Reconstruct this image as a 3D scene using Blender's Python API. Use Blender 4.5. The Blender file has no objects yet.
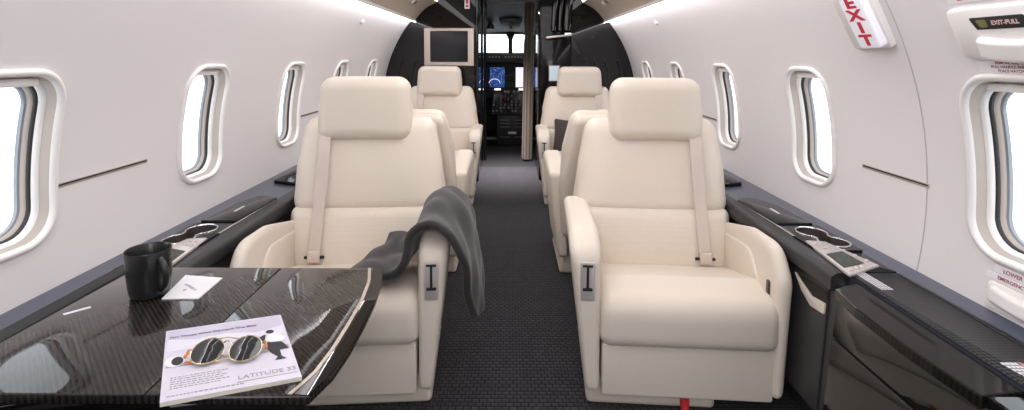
import bpy, bmesh, math, random
from math import sin, cos, pi, sqrt, radians as R, atan2
from mathutils import Vector, Matrix
random.seed(4)
COL = bpy.context.scene.collection

# ------------------------------------------------------------------ materials
def mat(name, col, rough=.5, metal=0., spec=.5, coat=0., coat_rough=.03, sheen=0., ior=1.5, emit=None, estr=0., bump=None):
    m = bpy.data.materials.new(name); m.use_nodes = True
    nt = m.node_tree; b = nt.nodes['Principled BSDF']
    b.inputs['Base Color'].default_value = (*col, 1)
    b.inputs['Roughness'].default_value = rough
    b.inputs['Metallic'].default_value = metal
    b.inputs['Specular IOR Level'].default_value = spec
    b.inputs['Coat Weight'].default_value = coat
    b.inputs['Coat Roughness'].default_value = coat_rough
    b.inputs['Sheen Weight'].default_value = sheen
    b.inputs['IOR'].default_value = ior
    if emit:
        b.inputs['Emission Color'].default_value = (*emit, 1)
        b.inputs['Emission Strength'].default_value = estr
    if bump:
        kind, scale, strength, dist = bump
        tc = nt.nodes.new('ShaderNodeTexCoord')
        t = nt.nodes.new('ShaderNodeTexNoise' if kind == 'noise' else 'ShaderNodeTexVoronoi')
        t.inputs['Scale'].default_value = scale
        bp = nt.nodes.new('ShaderNodeBump')
        bp.inputs['Strength'].default_value = strength
        bp.inputs['Distance'].default_value = dist
        nt.links.new(tc.outputs['Object'], t.inputs['Vector'])
        nt.links.new(t.outputs[0], bp.inputs['Height'])
        nt.links.new(bp.outputs[0], b.inputs['Normal'])
    return m

M = {}
M['wall'] = mat('wall_lining', (.73, .695, .705), .5, spec=.3, bump=('noise', 260, .05, .001))
M['beige'] = mat('ceiling_suede', (.50, .425, .36), .8, spec=.2)
M['white'] = mat('white_plastic', (.82, .79, .78), .35, bump=None)
M['white2'] = mat('white_ceiling', (.82, .80, .78), .6)
M['leather'] = mat('cream_leather', (.75, .67, .585), .42, spec=.4, bump=('voronoi', 420, .12, .0006))
M['pedestal'] = mat('seat_pedestal', (.72, .64, .55), .5)
M['belt'] = mat('belt_webbing', (.64, .55, .50), .7, bump=('noise', 500, .3, .001))
M['slate'] = mat('slate_satin', (.066, .076, .118), .3, spec=.5, coat=.3, coat_rough=.2)
M['darkgrey'] = mat('dark_grey_panel', (.042, .04, .043), .38, spec=.5)
M['gloss'] = mat('black_lacquer', (.005, .005, .006), .06, spec=0, coat=1., coat_rough=.01)
M['mirror'] = mat('smoked_lacquer', (.014, .012, .011), .06, ior=1.75)
M['black'] = mat('matt_black', (.012, .012, .012), .6)
M['mug'] = mat('black_ceramic', (.012, .012, .012), .28, spec=.5)
M['silver'] = mat('brushed_silver', (.66, .61, .59), .32, metal=.45)
M['champagne'] = mat('champagne_metal', (.62, .54, .48), .34, metal=.75)
M['nosing'] = mat('nosing_grey', (.026, .025, .028), .4, spec=.4)
M['cup'] = mat('cup_metal', (.30, .27, .26), .3, metal=.9)
M['galley'] = mat('galley_black', (.006, .006, .007), .12, spec=.25)
M['chrome'] = mat('chrome', (.85, .85, .86), .08, metal=1.)
M['gunmetal'] = mat('gunmetal', (.12, .11, .11), .3, metal=.8)
M['velvet'] = mat('grey_velvet', (.021, .018, .020), .75, sheen=.2, bump=('noise', 160, .25, .002))
M['pillow'] = mat('brown_cloth', (.055, .043, .042), .85, sheen=.3, bump=('noise', 300, .3, .001))
M['red'] = mat('red_print', (.62, .02, .05), .5)
M['redcloth'] = mat('red_webbing', (.55, .01, .02), .6)
M['maroon'] = mat('maroon_print', (.32, .02, .04), .5)
M['placard'] = mat('placard_white', (.80, .78, .82), .4)
M['exitface'] = mat('exit_lens', (.85, .83, .90), .25, emit=(.9, .88, 1), estr=.25)
M['ink'] = mat('ink_dark', (.02, .02, .025), .5)
M['inkgrey'] = mat('ink_grey', (.28, .28, .32), .5)
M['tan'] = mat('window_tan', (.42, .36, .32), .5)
M['ringgrey'] = mat('window_ring_grey', (.26, .28, .31), .4)
M['rubber'] = mat('window_gasket', (.02, .018, .018), .5)
M['strip'] = mat('cove_diffuser', (1, 1, 1), .5, emit=(1, .98, 1), estr=13.)
M['strip2'] = mat('inner_cove_diffuser', (1, 1, 1), .5, emit=(1, .97, .97), estr=2.2)
M['paper'] = mat('paper_white', (.82, .82, .86), .6)
M['pageedge'] = mat('page_edges', (.70, .66, .58), .7)
M['curtain'] = mat('curtain_cloth', (.12, .09, .06), .6, sheen=.4)
M['cockgrey'] = mat('cockpit_grey', (.075, .072, .072), .6)
M['cockdark'] = mat('cockpit_black', (.016, .016, .018), .5)
M['screen_off'] = mat('screen_glass', (.012, .012, .016), .12)
M['touch'] = mat('touch_glass', (.006, .012, .009), .1)
M['knob'] = mat('knob_grey', (.30, .29, .29), .4)
M['orange'] = mat('orange_tip', (.65, .20, .05), .4)
M['gold'] = mat('gold_wire', (.75, .62, .42), .2, metal=1.)
M['lens'] = mat('dark_lens', (.02, .022, .024), .06, coat=1.)
M['disp_white'] = mat('display_white', (.2, .2, .2), .3, emit=(.85, .82, 1), estr=1.1)
M['pale'] = mat('pale_panel', (.5, .55, .6), .2, emit=(.6, .75, .85), estr=.35)
M['lamp'] = mat('small_lamp', (1, 1, 1), .5, emit=(1, .96, .9), estr=1.4)
M['print_sky'] = mat('print_lilac', (.56, .53, .66), .35)
M['print_grey'] = mat('print_grey', (.33, .32, .38), .35)
M['seam'] = mat('seam_shadowline', (.50, .47, .46), .7)
M['leatherline'] = mat('leather_stitching', (.40, .34, .27), .7)

def carbon(name='carbon_fibre', coat=1., k=1.):
    m = mat(name, (.02, .02, .02), .35, spec=.05, coat=coat, coat_rough=.02)
    nt = m.node_tree; b = nt.nodes['Principled BSDF']
    tc = nt.nodes.new('ShaderNodeTexCoord'); mp = nt.nodes.new('ShaderNodeMapping')
    mp.inputs['Rotation'].default_value = (0, 0, R(-45))
    w = nt.nodes.new('ShaderNodeTexWave'); w.wave_type = 'BANDS'; w.bands_direction = 'X'
    w.inputs['Scale'].default_value = 42; w.inputs['Distortion'].default_value = 0
    w2 = nt.nodes.new('ShaderNodeTexWave'); w2.wave_type = 'BANDS'; w2.bands_direction = 'DIAGONAL'
    w2.inputs['Scale'].default_value = 130
    mx = nt.nodes.new('ShaderNodeMix'); mx.data_type = 'FLOAT'; mx.inputs[0].default_value = 0
    r = nt.nodes.new('ShaderNodeValToRGB')
    r.color_ramp.elements[0].position = .25; r.color_ramp.elements[0].color = (.011*k, .0092*k, .008*k, 1)
    r.color_ramp.elements[1].position = .85; r.color_ramp.elements[1].color = (.027*k, .022*k, .019*k, 1)
    L = nt.links.new
    L(tc.outputs['Object'], mp.inputs[0]); L(mp.outputs[0], w.inputs[0]); L(mp.outputs[0], w2.inputs[0])
    L(w.outputs['Fac'], mx.inputs[2]); L(w2.outputs['Fac'], mx.inputs[3]); L(mx.outputs[0], r.inputs[0])
    L(r.outputs[0], b.inputs['Base Color'])
    return m
M['carbon'] = carbon(); M['carbon_edge'] = carbon('carbon_edge_fibre', .5, .6)

def weave():
    m = mat('carbon_weave', (.02, .02, .02), .4, spec=.1, coat=.3, coat_rough=.1)
    nt = m.node_tree; b = nt.nodes['Principled BSDF']
    tc = nt.nodes.new('ShaderNodeTexCoord')
    mp = nt.nodes.new('ShaderNodeMapping'); mp.inputs['Rotation'].default_value = (0, 0, R(45))
    c = nt.nodes.new('ShaderNodeTexChecker'); c.inputs['Scale'].default_value = 150
    c.inputs[1].default_value = (.006, .006, .007, 1); c.inputs[2].default_value = (.05, .05, .053, 1)
    L = nt.links.new
    L(tc.outputs['Object'], mp.inputs[0]); L(mp.outputs[0], c.inputs[0]); L(c.outputs[0], b.inputs['Base Color'])
    return m
M['weave'] = weave()

def carpet():
    m = mat('carpet_rib', (.03, .03, .04), .95, spec=.1, sheen=.15)
    nt = m.node_tree; b = nt.nodes['Principled BSDF']
    tc = nt.nodes.new('ShaderNodeTexCoord')
    br = nt.nodes.new('ShaderNodeTexBrick')
    br.inputs['Scale'].default_value = 24
    br.inputs['Color1'].default_value = (.042, .040, .047, 1); br.inputs['Color2'].default_value = (.027, .026, .032, 1)
    br.inputs['Mortar'].default_value = (.003, .003, .004, 1)
    br.inputs['Mortar Size'].default_value = .07; br.inputs['Mortar Smooth'].default_value = .6
    br.inputs['Brick Width'].default_value = .55; br.inputs['Row Height'].default_value = .42
    n = nt.nodes.new('ShaderNodeTexNoise'); n.inputs['Scale'].default_value = 600
    mx = nt.nodes.new('ShaderNodeMix'); mx.data_type = 'RGBA'; mx.blend_type = 'OVERLAY'; mx.inputs[0].default_value = .5
    bp = nt.nodes.new('ShaderNodeBump'); bp.inputs['Strength'].default_value = .6; bp.inputs['Distance'].default_value = .004
    L = nt.links.new
    L(tc.outputs['Object'], br.inputs[0]); L(tc.outputs['Object'], n.inputs[0])
    L(br.outputs[0], mx.inputs[6]); L(n.outputs[0], mx.inputs[7]); L(mx.outputs[2], b.inputs['Base Color'])
    L(br.outputs[1], bp.inputs['Height']); bp.invert = True; L(bp.outputs[0], b.inputs['Normal'])
    return m
M['carpet'] = carpet()

def perforated():
    m = mat('perforated_leather', (.75, .67, .585), .45, spec=.35)
    nt = m.node_tree; b = nt.nodes['Principled BSDF']
    tc = nt.nodes.new('ShaderNodeTexCoord')
    v = nt.nodes.new('ShaderNodeTexVoronoi'); v.inputs['Scale'].default_value = 210; v.inputs['Randomness'].default_value = .35
    r = nt.nodes.new('ShaderNodeValToRGB')
    r.color_ramp.elements[0].position = .10; r.color_ramp.elements[0].color = (.63, .55, .47, 1)
    r.color_ramp.elements[1].position = .32; r.color_ramp.elements[1].color = (.75, .67, .585, 1)
    L = nt.links.new
    L(tc.outputs['Object'], v.inputs[0]); L(v.outputs[0], r.inputs[0]); L(r.outputs[0], b.inputs['Base Color'])
    return m
M['perf'] = perforated()

def glass():
    m = bpy.data.materials.new('window_glass'); m.use_nodes = True
    nt = m.node_tree; nt.nodes.remove(nt.nodes['Principled BSDF'])
    t = nt.nodes.new('ShaderNodeBsdfTransparent'); t.inputs[0].default_value = (.94, .97, 1, 1)
    g = nt.nodes.new('ShaderNodeBsdfGlossy'); g.inputs['Roughness'].default_value = .03
    mx = nt.nodes.new('ShaderNodeMixShader')
    L = nt.links.new
    mx.inputs[0].default_value = .06; L(t.outputs[0], mx.inputs[1]); L(g.outputs[0], mx.inputs[2])
    L(mx.outputs[0], nt.nodes['Material Output'].inputs[0])
    return m
M['glass'] = glass()

def display_blue():
    m = mat('display_blue', (.02, .03, .06), .25, emit=(.1, .3, .9), estr=.6)
    nt = m.node_tree; b = nt.nodes['Principled BSDF']
    tc = nt.nodes.new('ShaderNodeTexCoord')
    n = nt.nodes.new('ShaderNodeTexVoronoi'); n.inputs['Scale'].default_value = 45; n.distance = 'CHEBYCHEV'
    r = nt.nodes.new('ShaderNodeValToRGB'); r.color_ramp.interpolation = 'CONSTANT'
    e = r.color_ramp.elements
    e[0].position = 0; e[0].color = (.55, .75, .9, 1)
    e[1].position = .16; e[1].color = (.02, .10, .45, 1)
    x = e.new(.5); x.color = (.01, .03, .16, 1)
    L = nt.links.new
    L(tc.outputs['Object'], n.inputs[0]); L(n.outputs[0], r.inputs[0]); L(r.outputs[0], b.inputs['Emission Color'])
    return m
M['disp_blue'] = display_blue()

# ------------------------------------------------------------------ object helpers
def thing(name, label, cat, loc=(0, 0, 0), rotz=0., group=None, kind=None):
    o = bpy.data.objects.new(name, None); COL.objects.link(o)
    o.empty_display_size = .05
    o.location = loc; o.rotation_euler = (0, 0, rotz)
    return tag(o, label, cat, group, kind)
def tag(o, label=None, cat=None, group=None, kind=None):
    if label: o['label'] = label
    if cat: o['category'] = cat
    if group: o['group'] = group
    if kind: o['kind'] = kind
    return o
def obj(name, bm, m, parent=None, smooth=True, label=None, angle=40, recalc=True):
    if recalc: bmesh.ops.recalc_face_normals(bm, faces=bm.faces[:])
    me = bpy.data.meshes.new(name)
    for f in bm.faces: f.smooth = smooth
    if smooth:
        for e in bm.edges:
            if len(e.link_faces) == 2 and e.calc_face_angle(0) > R(angle): e.smooth = False
    bm.to_mesh(me); bm.free()
    me.materials.append(m)
    o = bpy.data.objects.new(name, me); COL.objects.link(o)
    if parent: o.parent = parent
    if label: o['label'] = label
    return o
def struct(name, bm, m, label, cat, **k):
    o = obj(name, bm, m, **k); return tag(o, label, cat, kind='structure')
def new(): return bmesh.new()
def grid_faces(bm, rows, closed_u=False, closed_v=False):
    nr = len(rows); nc = len(rows[0])
    for i in range(nr if closed_v else nr-1):
        a, b = rows[i], rows[(i+1) % nr]
        for j in range(nc if closed_u else nc-1):
            try: bm.faces.new((a[j], a[(j+1) % nc], b[(j+1) % nc], b[j]))
            except ValueError: pass
def loft(bm, loops, closed=True, cap0=False, cap1=False):
    rows = [[bm.verts.new(p) for p in lp] for lp in loops]
    grid_faces(bm, rows, closed_u=closed)
    if cap0: bm.faces.new(rows[0][::-1])
    if cap1: bm.faces.new(rows[-1])
    return rows
def box(bm, lo, hi, bev=0., seg=2):
    lo = Vector(lo); hi = Vector(hi)
    r = bmesh.ops.create_cube(bm, size=1)
    c = (lo+hi)/2; s = hi-lo
    for v in r['verts']: v.co = Vector((v.co.x*s.x, v.co.y*s.y, v.co.z*s.z))+c
    if bev > 0:
        es = list({e for v in r['verts'] for e in v.link_edges})
        bmesh.ops.bevel(bm, geom=es, offset=min(bev, min(s)*.49), segments=seg, profile=.5, affect='EDGES')
def bx(lo, hi, bev=0., seg=2):
    bm = new(); box(bm, lo, hi, bev, seg); return bm
def tube(bm, pts, r, n=8, caps=True):
    pts = [Vector(p) for p in pts]; loops = []
    up = None
    for i, p in enumerate(pts):
        t = (pts[min(i+1, len(pts)-1)]-pts[max(i-1, 0)]).normalized()
        if up is None:
            up = Vector((0, 0, 1)) if abs(t.z) < .9 else Vector((1, 0, 0))
        s = t.cross(up).normalized(); up = s.cross(t).normalized()
        rr = r[i] if isinstance(r, (list, tuple)) else r
        loops.append([p+rr*(cos(2*pi*k/n)*s+sin(2*pi*k/n)*up) for k in range(n)])
    loft(bm, loops, True, caps, caps)
def ring_tube(bm, pts, r, n=8):
    pts = [Vector(p) for p in pts]; loops = []; N = len(pts)
    for i, p in enumerate(pts):
        t = (pts[(i+1) % N]-pts[i-1]).normalized()
        s = t.cross(Vector((0, 0, 1))).normalized(); u = s.cross(t)
        loops.append([p+r*(cos(2*pi*k/n)*s+sin(2*pi*k/n)*u) for k in range(n)])
    rows = [[bm.verts.new(q) for q in l] for l in loops]
    grid_faces(bm, rows, True, True)
def lathe(bm, prof, n=32, cx=0, cy=0):
    loops = [[(cx+r*cos(2*pi*k/n), cy+r*sin(2*pi*k/n), z) for k in range(n)] for r, z in prof]
    loft(bm, loops, True, prof[0][0] > 0, prof[-1][0] > 0)
def prism(bm, pts, z0, z1, bev=0., mp=None):
    """polygon (x,y) extruded z0..z1 with a small rounded top/bottom edge"""
    mp = mp or (lambda v: v)
    def ins(d):
        return inset(pts, d)
    if bev > 0:
        L = [(ins(bev), z0), (ins(bev*.3), z0+bev*.3), (pts, z0+bev), (pts, z1-bev), (ins(bev*.3), z1-bev*.3), (ins(bev), z1)]
    else:
        L = [(pts, z0), (pts, z1)]
    loft(bm, [[mp(Vector((x, y, z))) for x, y in p] for p, z in L], True, True, True)
def inset(pts, d):
    n = len(pts); A = sum(pts[i-1][0]*pts[i][1]-pts[i][0]*pts[i-1][1] for i in range(n))
    sg = 1 if A > 0 else -1
    out = []
    for i in range(n):
        a = Vector(pts[i-1]); p = Vector(pts[i]); b = Vector(pts[(i+1) % n])
        e1 = (p-a); e2 = (b-p)
        if e1.length < 1e-9: e1 = e2
        if e2.length < 1e-9: e2 = e1
        e1 = e1.normalized(); e2 = e2.normalized()
        n1 = Vector((-e1.y, e1.x))*sg; n2 = Vector((-e2.y, e2.x))*sg
        m = n1+n2
        m = m/max(m.length_squared, .4)*2 if m.length > 1e-6 else n1
        out.append(tuple(p+m*d))
    return out
def rpoly(pts, rad, n=8):
    """round the corners of a polygon; rad one number or a list"""
    out = []; N = len(pts)
    for i in range(N):
        r = rad[i] if isinstance(rad, (list, tuple)) else rad
        a = Vector(pts[i-1]); p = Vector(pts[i]); b = Vector(pts[(i+1) % N])
        u = (a-p); v = (b-p); lu, lv = u.length, v.length; u.normalize(); v.normalize()
        if r <= 0: out.append(tuple(p)); continue
        ang = u.angle(v); d = min(r/math.tan(ang/2), lu*.49, lv*.49)
        A = p+u*d; B = p+v*d
        for k in range(n+1):
            t = k/n
            out.append(tuple((1-t)**2*A+2*t*(1-t)*p+t*t*B))
    return out
def rbox(bm, size, r, nseg=(8, 4, 8), arc=4, f=None):
    """rounded box centred on the origin, dense grid, deformed by f(Vector)"""
    h = [s/2 for s in size]; core = [max(x-r, 1e-4) for x in h]
    ax = []
    for i in range(3):
        c, H = core[i], h[i]
        s = [-H+(H-c)*math.tan(k/arc*pi/4) if False else -c-(H-c)*math.tan((arc-k)/arc*pi/4) for k in range(arc)]
        s += [-c+2*c*k/nseg[i] for k in range(nseg[i]+1)]
        s += [c+(H-c)*math.tan(k/arc*pi/4) for k in range(1, arc+1)]
        ax.append(s)
    V = {}
    def vert(i, j, k):
        key = (i, j, k)
        if key not in V:
            p = Vector((ax[0][i], ax[1][j], ax[2][k]))
            c = Vector(tuple(max(-core[q], min(core[q], p[q])) for q in range(3)))
            d = p-c
            if d.length > 1e-9:
                d.normalize(); p = c+Vector((d.x*(h[0]-core[0]), d.y*(h[1]-core[1]), d.z*(h[2]-core[2])))
            V[key] = bm.verts.new(f(p) if f else p)
        return V[key]
    n = [len(a)-1 for a in ax]
    for (a, b, c) in ((0, 1, 2), (1, 2, 0), (2, 0, 1)):
        for end in (0, n[c]):
            for i in range(n[a]):
                for j in range(n[b]):
                    q = []
                    for (di, dj) in ((0, 0), (1, 0), (1, 1), (0, 1)):
                        idx = [0, 0, 0]; idx[a] = i+di; idx[b] = j+dj; idx[c] = end
                        q.append(vert(*idx))
                    bm.faces.new(q)
def puff(bm, prof, x0, x1, r, f=None, n=5):
    """profile (y,z) extruded along x from x0 to x1 with rounded side edges"""
    loops = []
    for k in range(n+1):
        a = k/n*pi/2
        loops.append((x0+r*(1-sin(a)), r*(1-cos(pi/2-a)) if False else r*(1-sin(a)) if False else None, a))
    L = []
    for k in range(n+1):
        a = k/n*pi/2
        L.append((x0+r*(1-cos(a)), r*(1-sin(a))))
    for k in range(n+1):
        a = (n-k)/n*pi/2
        L.append((x1-r*(1-cos(a)), r*(1-sin(a))))
    rings = []
    for x, d in L:
        rings.append([Vector((x, y, z)) for y, z in inset(prof, d)])
    if f: rings = [[f(v) for v in rg] for rg in rings]
    rows = [[bm.verts.new(v) for v in rg] for rg in rings]
    grid_faces(bm, rows, True)
    for row, rev in ((rows[0], True), (rows[-1], False)):
        c = Vector((0, 0, 0))
        for v in row: c += v.co
        bm.faces.new(row[::-1] if rev else row)
def text(name, s, size, m, parent, mtx, label=None, align='CENTER', ext=.0006, sx=1., bold=0.):
    cu = bpy.data.curves.new(name, 'FONT'); cu.body = s; cu.size = size
    cu.align_x = align; cu.align_y = 'CENTER'; cu.extrude = ext; cu.offset = bold
    t = bpy.data.objects.new(name+'_tmp', cu); COL.objects.link(t)
    dg = bpy.context.evaluated_depsgraph_get()
    me = bpy.data.meshes.new_from_object(t.evaluated_get(dg))
    bpy.data.objects.remove(t)
    me.transform(Matrix.Diagonal((sx, 1, 1, 1))); me.transform(mtx)
    me.materials.clear(); me.materials.append(m); me.name = name
    o = bpy.data.objects.new(name, me); COL.objects.link(o); o.parent = parent
    if label: o['label'] = label
    return o

# ------------------------------------------------------------------ cabin shell
RC, ZC = 1.05, .67                       # cabin section: circle radius and centre height
YB, YR, YC = 4.25, -1.6, 5.1             # bulkhead, rear wall, cockpit entrance
LEDGE = .51
def wx(z): return sqrt(max(RC*RC-(z-ZC)**2, 1e-4))
WIN_S = {-1: [1.045, 1.73, 2.41, 3.09, 3.77], 1: [1.008, 1.73, 2.41, 3.09, 3.77]}   # window centres
WZ, HW, HH, WR = .818, .124, .199, .085
ZTOP = 1.352
def rr_loop(N_side, N_top, d=0.):
    """outer rectangle samples -> matching rounded rectangle samples, as (y,z) offsets"""
    hw, hh, r = HW-d, HH-d, max(WR-d, .01)
    oy, oz = .25, HH+.06
    out = []
    for i in range(N_side): out.append((oy, -oz+2*oz*i/N_side))
    for i in range(N_top): out.append((oy-2*oy*i/N_top, oz))
    for i in range(N_side): out.append((-oy, oz-2*oz*i/N_side))
    for i in range(N_top): out.append((-oy+2*oy*i/N_top, -oz))
    inn = []
    for (y, z) in out:
        # march along the ray with the outer rectangle squeezed to the window's aspect
        y2, z2 = y/oy*hw, z/oz*hh
        cy, cz = hw-r, hh-r
        lo, hi = 0., 1.
        for _ in range(30):
            t = (lo+hi)/2; py, pz = abs(y2*t), abs(z2*t)
            if py > cy and pz > cz: ins_ = (py-cy)**2+(pz-cz)**2 < r*r
            else: ins_ = py < hw and pz < hh
            if ins_: lo = t
            else: hi = t
        inn.append((y2*lo, z2*lo))
    return out, inn
NS, NT = 20, 14
def wall_side(s):
    bm = new()
    oz = HH+.06
    zs_low = [.40+(WZ-oz-.40)*k/8 for k in range(9)]
    zs_mid = [WZ-oz+2*oz*k/NS for k in range(NS+1)]
    zs_top = [WZ+oz+(ZTOP-WZ-oz)*k/12 for k in range(13)]
    zs = zs_low+zs_mid[1:-1]+zs_top
    def P(y, z): return (s*wx(z), y, z)
    edges = [YR]
    for c in WIN_S[s]: edges += [c-.25, c+.25]
    edges.append(YB+.02)
    def column(y0, y1, zlist, n):
        rows = [[bm.verts.new(P(y0+(y1-y0)*i/n, z)) for z in zlist] for i in range(n+1)]
        grid_faces(bm, rows)
    for i in range(0, len(edges), 2):
        column(edges[i], edges[i+1], zs, 4 if i else 10)
    for c in WIN_S[s]:
        column(c-.25, c+.25, zs_low, NT); column(c-.25, c+.25, zs_top, NT)
        out, inn = rr_loop(NS, NT)
        K = 6; rows = []
        for k in range(K+1):
            t = k/K
            rows.append([bm.verts.new(P(c+a[0]*(1-t)+b[0]*t, WZ+a[1]*(1-t)+b[1]*t)) for a, b in zip(out, inn)])
        grid_faces(bm, rows, closed_u=True)
    bmesh.ops.remove_doubles(bm, verts=bm.verts[:], dist=1e-5)
    return bm
SIDE = {-1: 'left', 1: 'right'}
for s in (-1, 1):
    struct('wall_'+SIDE[s], wall_side(s), M['wall'], 'curved white cabin side wall with oval windows on the %s' % SIDE[s], 'wall', angle=80)

# windows
ORD = ['nearest the camera', 'second from the camera', 'third from the camera', 'fourth from the camera', 'farthest, closest to the black bulkhead']
def win_ring(s, c, seq):
    bm = new(); loops = []
    for d, dep in seq:
        _, inn = rr_loop(NS, NT, d)
        loops.append([(s*(wx(WZ+z)+dep), c+y, WZ+z) for y, z in inn])
    loft(bm, loops, True)
    return bm
n = 0
for s in (-1, 1):
    for k, c in enumerate(WIN_S[s]):
        n += 1
        w = thing('window_%d' % n, 'cabin window in the %s wall, %s' % (SIDE[s], ORD[k]), 'window', (0, 0, 0), kind='structure')
        obj('window_rim', win_ring(s, c, [(-.002, .004), (-.002, -.004), (.002, -.009), (.008, -.0105), (.012, -.008), (.014, .002)]), M['white'], w, angle=80)
        obj('window_reveal', win_ring(s, c, [(.014, .002), (.015, .010), (.016, .024)]), M['tan'], w, label='window recess, its shade painted in tan', angle=80)  # the recess shade is put into the tan colour
        obj('window_flange', win_ring(s, c, [(.016, .024), (.021, .027), (.022, .037)]), M['white'], w, angle=60)
        obj('window_gasket', win_ring(s, c, [(.022, .037), (.025, .039), (.025, .046)]), M['rubber'], w, label='black rubber gasket', angle=60)
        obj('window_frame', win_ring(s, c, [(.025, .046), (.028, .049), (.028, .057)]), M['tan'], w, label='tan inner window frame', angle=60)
        obj('outer_frame', win_ring(s, c, [(.028, .057), (.032, .059), (.032, .067)]), M['ringgrey'], w, label='grey outer window frame', angle=60)
        bm = new(); _, inn = rr_loop(NS, NT, .0315)
        bm.faces.new([bm.verts.new((s*(wx(WZ+z)+.063), c+y, WZ+z)) for y, z in inn])
        obj('window_pane', bm, M['glass'], w, smooth=False)
        x0 = wx(WZ+HH-.04)
        bm = new(); prism(bm, rpoly([(c-.07, x0+.008), (c+.07, x0+.008), (c+.07, x0+.030), (c-.07, x0+.030)], .008, 3), WZ+HH-.036, WZ+HH-.018, .004, mp=lambda v: Vector((s*v.y, v.x, v.z)))
        obj('window_shade', bm, M['white'], w)

# ceiling: beige panels, centre panel
for s in (-1, 1):
    bm = new(); rows = []
    a0, a1 = Vector((.775, 1.347)), Vector((.598, 1.488))
    for i in range(9):
        t = i/8; p = a0.lerp(a1, t); nrm = Vector((.62, .78)); p = p+nrm*.018*sin(pi*t)
        rows.append([bm.verts.new((s*p.x, y, p.y)) for y in (YR, 0, 2, YB+.02)])
    grid_faces(bm, rows)
    struct('ceiling_panel_'+SIDE[s], bm, M['beige'], 'beige padded ceiling panel along the %s side above the wall' % SIDE[s], 'ceiling')
bm = new(); rows = []
for i in range(13):
    x = -.575+1.15*i/12
    rows.append([bm.verts.new((x, y, 1.535+.06*(1-(x/.575)**2))) for y in (YR, 1, YB+.02)])
grid_faces(bm, rows)
struct('ceiling', bm, M['white2'], 'white centre strip of the cabin ceiling', 'ceiling')
def strip(name, label, p, q, m):
    for s in (-1, 1):
        t = thing(name, label % SIDE[s], 'light', (0, 0, 0), group=None)
        bm = new(); rows = [[bm.verts.new((s*a[0], y, a[1])) for y in (YR+.01, YB-.004)] for a in (p, q)]
        grid_faces(bm, rows)
        # face inward and down
        bm.normal_update()
        obj('diffuser', bm, m, t, recalc=False)
        bm = new(); 
        n2 = Vector((-.9, .43))*.008 if p[0] > .7 else Vector((.87, .5))*.008
        prism(bm, [(p[0]+n2.x*.3, p[1]+n2.y*.3), (q[0]+n2.x*.3, q[1]+n2.y*.3), (q[0]+n2.x, q[1]+n2.y), (p[0]+n2.x, p[1]+n2.y)], YR+.01, YB-.004, mp=lambda v: Vector((s*v.x, v.z, v.y)))
        obj('housing', bm, M['white2'], t, smooth=False)
strip('cove_light', 'long glowing white light strip where the %s wall meets the beige ceiling panel', (.786, 1.352), (.772, 1.322), M['strip'])
strip('ceiling_cove_light', 'bright white light strip along the inner edge of the %s beige ceiling panel', (.597, 1.489), (.572, 1.533), M['strip2'])

# floor
bm = new(); rows = [[bm.verts.new((x, y, 0)) for x in (-1, 0, 1)] for y in (YR, 1, 2, 3, YB, 4.8)]
grid_faces(bm, rows)
struct('floor', bm, M['carpet'], 'dark ribbed grey carpet running down the aisle', 'floor', smooth=False)
bm = bx((-.75, 4.8, -.05), (.75, 8.2, -.002))
struct('floor_cockpit', bm, M['cockdark'], 'dark cockpit floor beyond the curtain', 'floor', smooth=False)

# rear wall (behind the camera) and front bulkhead
def section(y, x0, x1, z0=0., n=40, pad=.03):
    pts = []
    top = [(x0+(x1-x0)*i/n) for i in range(n+1)]
    res = [(x1, z0), (x0, z0)]
    for x in top:
        zt = ZC+sqrt(max((RC+pad)**2-x*x, 0)); res.append((x, min(zt, 1.64)))
    return res
bm = new(); prism(bm, section(0, -1.04, 1.04), YR-.04, YR, mp=lambda v: Vector((v.x, v.z, v.y)))
struct('wall_rear', bm, M['darkgrey'], 'dark cabin rear wall behind the camera', 'wall', smooth=False)
bm = new(); prism(bm, section(0, -1.075, -.262), YB, YB+.05, .0, mp=lambda v: Vector((v.x, v.z, v.y)))
struct('wall_front_left', bm, M['gloss'], 'glossy black bulkhead left of the cockpit doorway', 'wall', smooth=False)
bm = new(); prism(bm, section(0, .512, 1.075), YB, YB+.05, .0, mp=lambda v: Vector((v.x, v.z, v.y)))
struct('wall_front_right', bm, M['gloss'], 'glossy black bulkhead right of the galley cabinet', 'wall', smooth=False)
bm = new()
for s in (-1,):
    box(bm, (-.30, YB+.05, 0), (-.262, YC, 1.64))
struct('wall_entry_left', bm, M['gloss'], 'glossy black side panel of the entry passage', 'wall', smooth=False)
bm = new(); tube(bm, [(-.272, YB-.012, .0), (-.272, YB-.012, 1.6)], .016, 12)
tube(bm, [(-.245, YC, 0), (-.245, YC, 1.6)], .012, 10)
struct('trim_1', bm, M['gloss'], 'rounded black edge trim of the left bulkhead', 'trim')
# ceiling of passage + cockpit
bm = bx((-.32, YB+.02, 1.60), (.56, YC+.05, 1.64))
struct('ceiling_entry', bm, M['cockgrey'], 'ceiling of the entry passage', 'ceiling', smooth=False)

# seam of the exit hatch on the right wall
bm = new(); tube(bm, [(wx(z)-.0005, 1.25, z) for z in [.515+(1.34-.515)*i/30 for i in range(31)]], .0014, 6)
struct('trim_2', bm, M['seam'], 'thin vertical seam of the exit hatch in the right wall', 'trim')

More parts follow.
